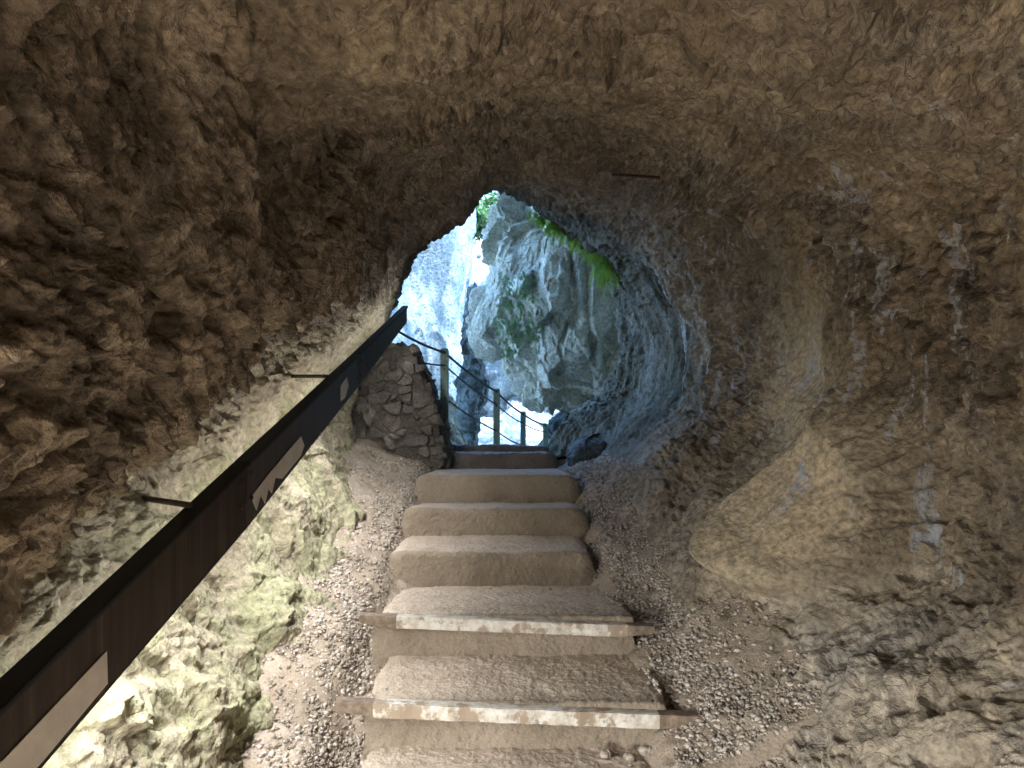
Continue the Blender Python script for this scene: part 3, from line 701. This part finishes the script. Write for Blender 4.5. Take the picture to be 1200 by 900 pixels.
cable([(521, 466, 7.90), (582, 505, 9.35), (613, 522, 10.95), (639, 527, 12.35)], .009)

# ------------------------------------------------------------------ plants
def frond_plant(name, centre, n, length, mat, lab, cat, group, seed, spread=.5, out=(0, -1, 0), wd=.022):
    r = random.Random(seed); mb = MB(); V = []; F = []
    o_ = Vector(out).normalized()
    for _ in range(n):
        b = Vector(centre)+Vector((r.uniform(-1, 1)*spread, r.uniform(-.3, .3)*spread, r.uniform(-1, 1)*spread*.9))
        d = (o_*r.uniform(.5, 1.1)+Vector((r.uniform(-.7, .7), r.uniform(-.4, .4), r.uniform(-.2, .7)))).normalized(); L = length*r.uniform(.5, 1.15)
        pts = []; q = b.copy(); m = 9
        for k in range(m+1):
            pts.append(q.copy()); d = (d+Vector((0, 0, -.30))).normalized(); q += d*L/m
        for k in range(m):
            t = (pts[k+1]-pts[k]).normalized(); sd_ = t.cross(Vector((0, 0, 1)));
            if sd_.length < .1: sd_ = Vector((1, 0, 0))
            sd_.normalize(); up = sd_.cross(t)
            w0 = wd*2.2*math.sin(math.pi*(k+1.2)/(m+1.6))
            for sg in (-1, 1):
                for jj in (0, .5):
                    base_ = pts[k]+(pts[k+1]-pts[k])*jj; tip = base_+sd_*sg*w0+t*w0*.5+up*r.uniform(-.3, .1)*w0
                    i0 = len(V); V += [base_, base_+t*L/m*.42, tip+t*.004, tip]; F.append((i0, i0+1, i0+2, i0+3))
    v = np.array([tuple(x) for x in V]); me = raw_mesh(name, W(v), np.array(F), 4)
    return tag(link(name, me, mat, smooth=False), lab, cat, group)
fern_specs = [
    ((712, 306, 8.55), 70, .46, .10, 'bright green fern hanging lowest from the right edge of the opening'),
    ((697, 290, 8.5), 46, .32, .10, 'dense fern directly left of the lowest hanging fern'),
    ((681, 279, 8.5), 40, .24, .09, 'fern tuft third from the lower end of the row along the rim'),
    ((663, 268, 8.45), 36, .22, .09, 'fern tuft in the middle of the row along the rim'),
    ((646, 260, 8.4), 30, .20, .09, 'fern tuft on the upper half of the row, above the overhanging cliff'),
    ((630, 252, 8.35), 26, .16, .08, 'uppermost small fern tuft near the peak of the opening')]
for i, (pp, n, L, sp, lab) in enumerate(fern_specs):
    frond_plant('fern', P(*pp), n, L, FERN, lab, 'fern', 'ferns hanging round the opening', 10+i, sp, wd=.013)
moss = [((607, 335, 11.5), 60, .15, .26, 'moss and small fern patch high on the left edge of the overhanging rock'),
        ((602, 372, 11.5), 70, .15, .28, 'larger green moss patch midway down the left edge of the overhanging rock'),
        ((622, 385, 11.5), 30, .13, .16, 'little green moss tuft right of the larger mid-rock patch'),
        ((598, 405, 11.6), 30, .12, .16, 'lowest green moss tuft on the overhanging rock')]
for i, (pp, n, L, sp, lab) in enumerate(moss):
    frond_plant('moss_plant', P(*pp), n, L, MOSS, lab, 'plant', 'green tufts on the overhanging rock', 30+i, sp, wd=.011)
def tree(c, rad, h, n, lab, seed):
    root = empty('canyon_tree', W(c)); r = np.random.default_rng(seed)
    tag(root, lab, 'tree', 'trees on the gorge rim')
    mb = MB(); b = W(c); top = b+np.array([0, 0, h])
    mb.tube([b-np.array([0, 0, .15]), b+np.array([.08, 0, h*.4]), top], [.13, .09, .03], 8)
    cl = []
    for k in range(9):
        a = r.random()*6.28; e = np.array([math.cos(a)*rad*.7, math.sin(a)*rad*.7, h*(.55+.5*r.random())]); s_ = b+np.array([0, 0, h*(.35+.4*r.random())])
        mb.tube([s_, (s_+b+e)/2+np.array([0, 0, .1]), b+e], [.05, .03, .012], 6); cl.append(b+e)
    cl.append(top); mb.build('trunk', TRUNK, root, smooth=True)
    cl = np.array(cl); ci = r.integers(0, len(cl), n); off = r.normal(size=(n, 3)); off /= np.linalg.norm(off, axis=1)[:, None]; off *= (r.random(n)**.5)[:, None]*rad*.48
    p_ = cl[ci]+off*np.array([1, 1, .7]); s = .07+.05*r.random(n)
    A = r.normal(size=(n, 3)); A /= np.linalg.norm(A, axis=1)[:, None]; B = np.cross(A, r.normal(size=(n, 3))); B /= np.linalg.norm(B, axis=1)[:, None]
    v = np.stack([p_-A*s[:, None], p_+B*s[:, None]*.5, p_+A*s[:, None], p_-B*s[:, None]*.5], 1).reshape(-1, 3)
    me = raw_mesh('crown', v, np.arange(n*4).reshape(-1, 4), 4); o = link('crown', me, LEAF, root, False); o.location = -root.location
tree(P(606, 268, 24.6), 1.2, .7, 3600, 'leafy shrubby tree filling the apex of the opening', 1)
tree(P(574, 280, 24.2), 1.0, .6, 2600, 'pale leafy tree left of the apex, behind the left cliff edge', 2)
for k, (x, y, z, rr) in enumerate(((-2, 9.3, 17.5, 1.8), (1.5, 9.8, 17.8, 2.1), (4.5, 10.2, 17.2, 1.7), (7.5, 11, 17.0, 2.2))):  # trees added out of view to dapple sun on the far cliff
    tree((x, y, z), rr, 4.0, 1500, ['slender leafy tree on top of the cave hill, leftmost on the ridge', 'broad leafy tree on the ridge straight above the cave mouth', 'small leafy tree on the ridge right of the broad one', 'wide leafy tree farthest right on the ridge'][k], 20+k)
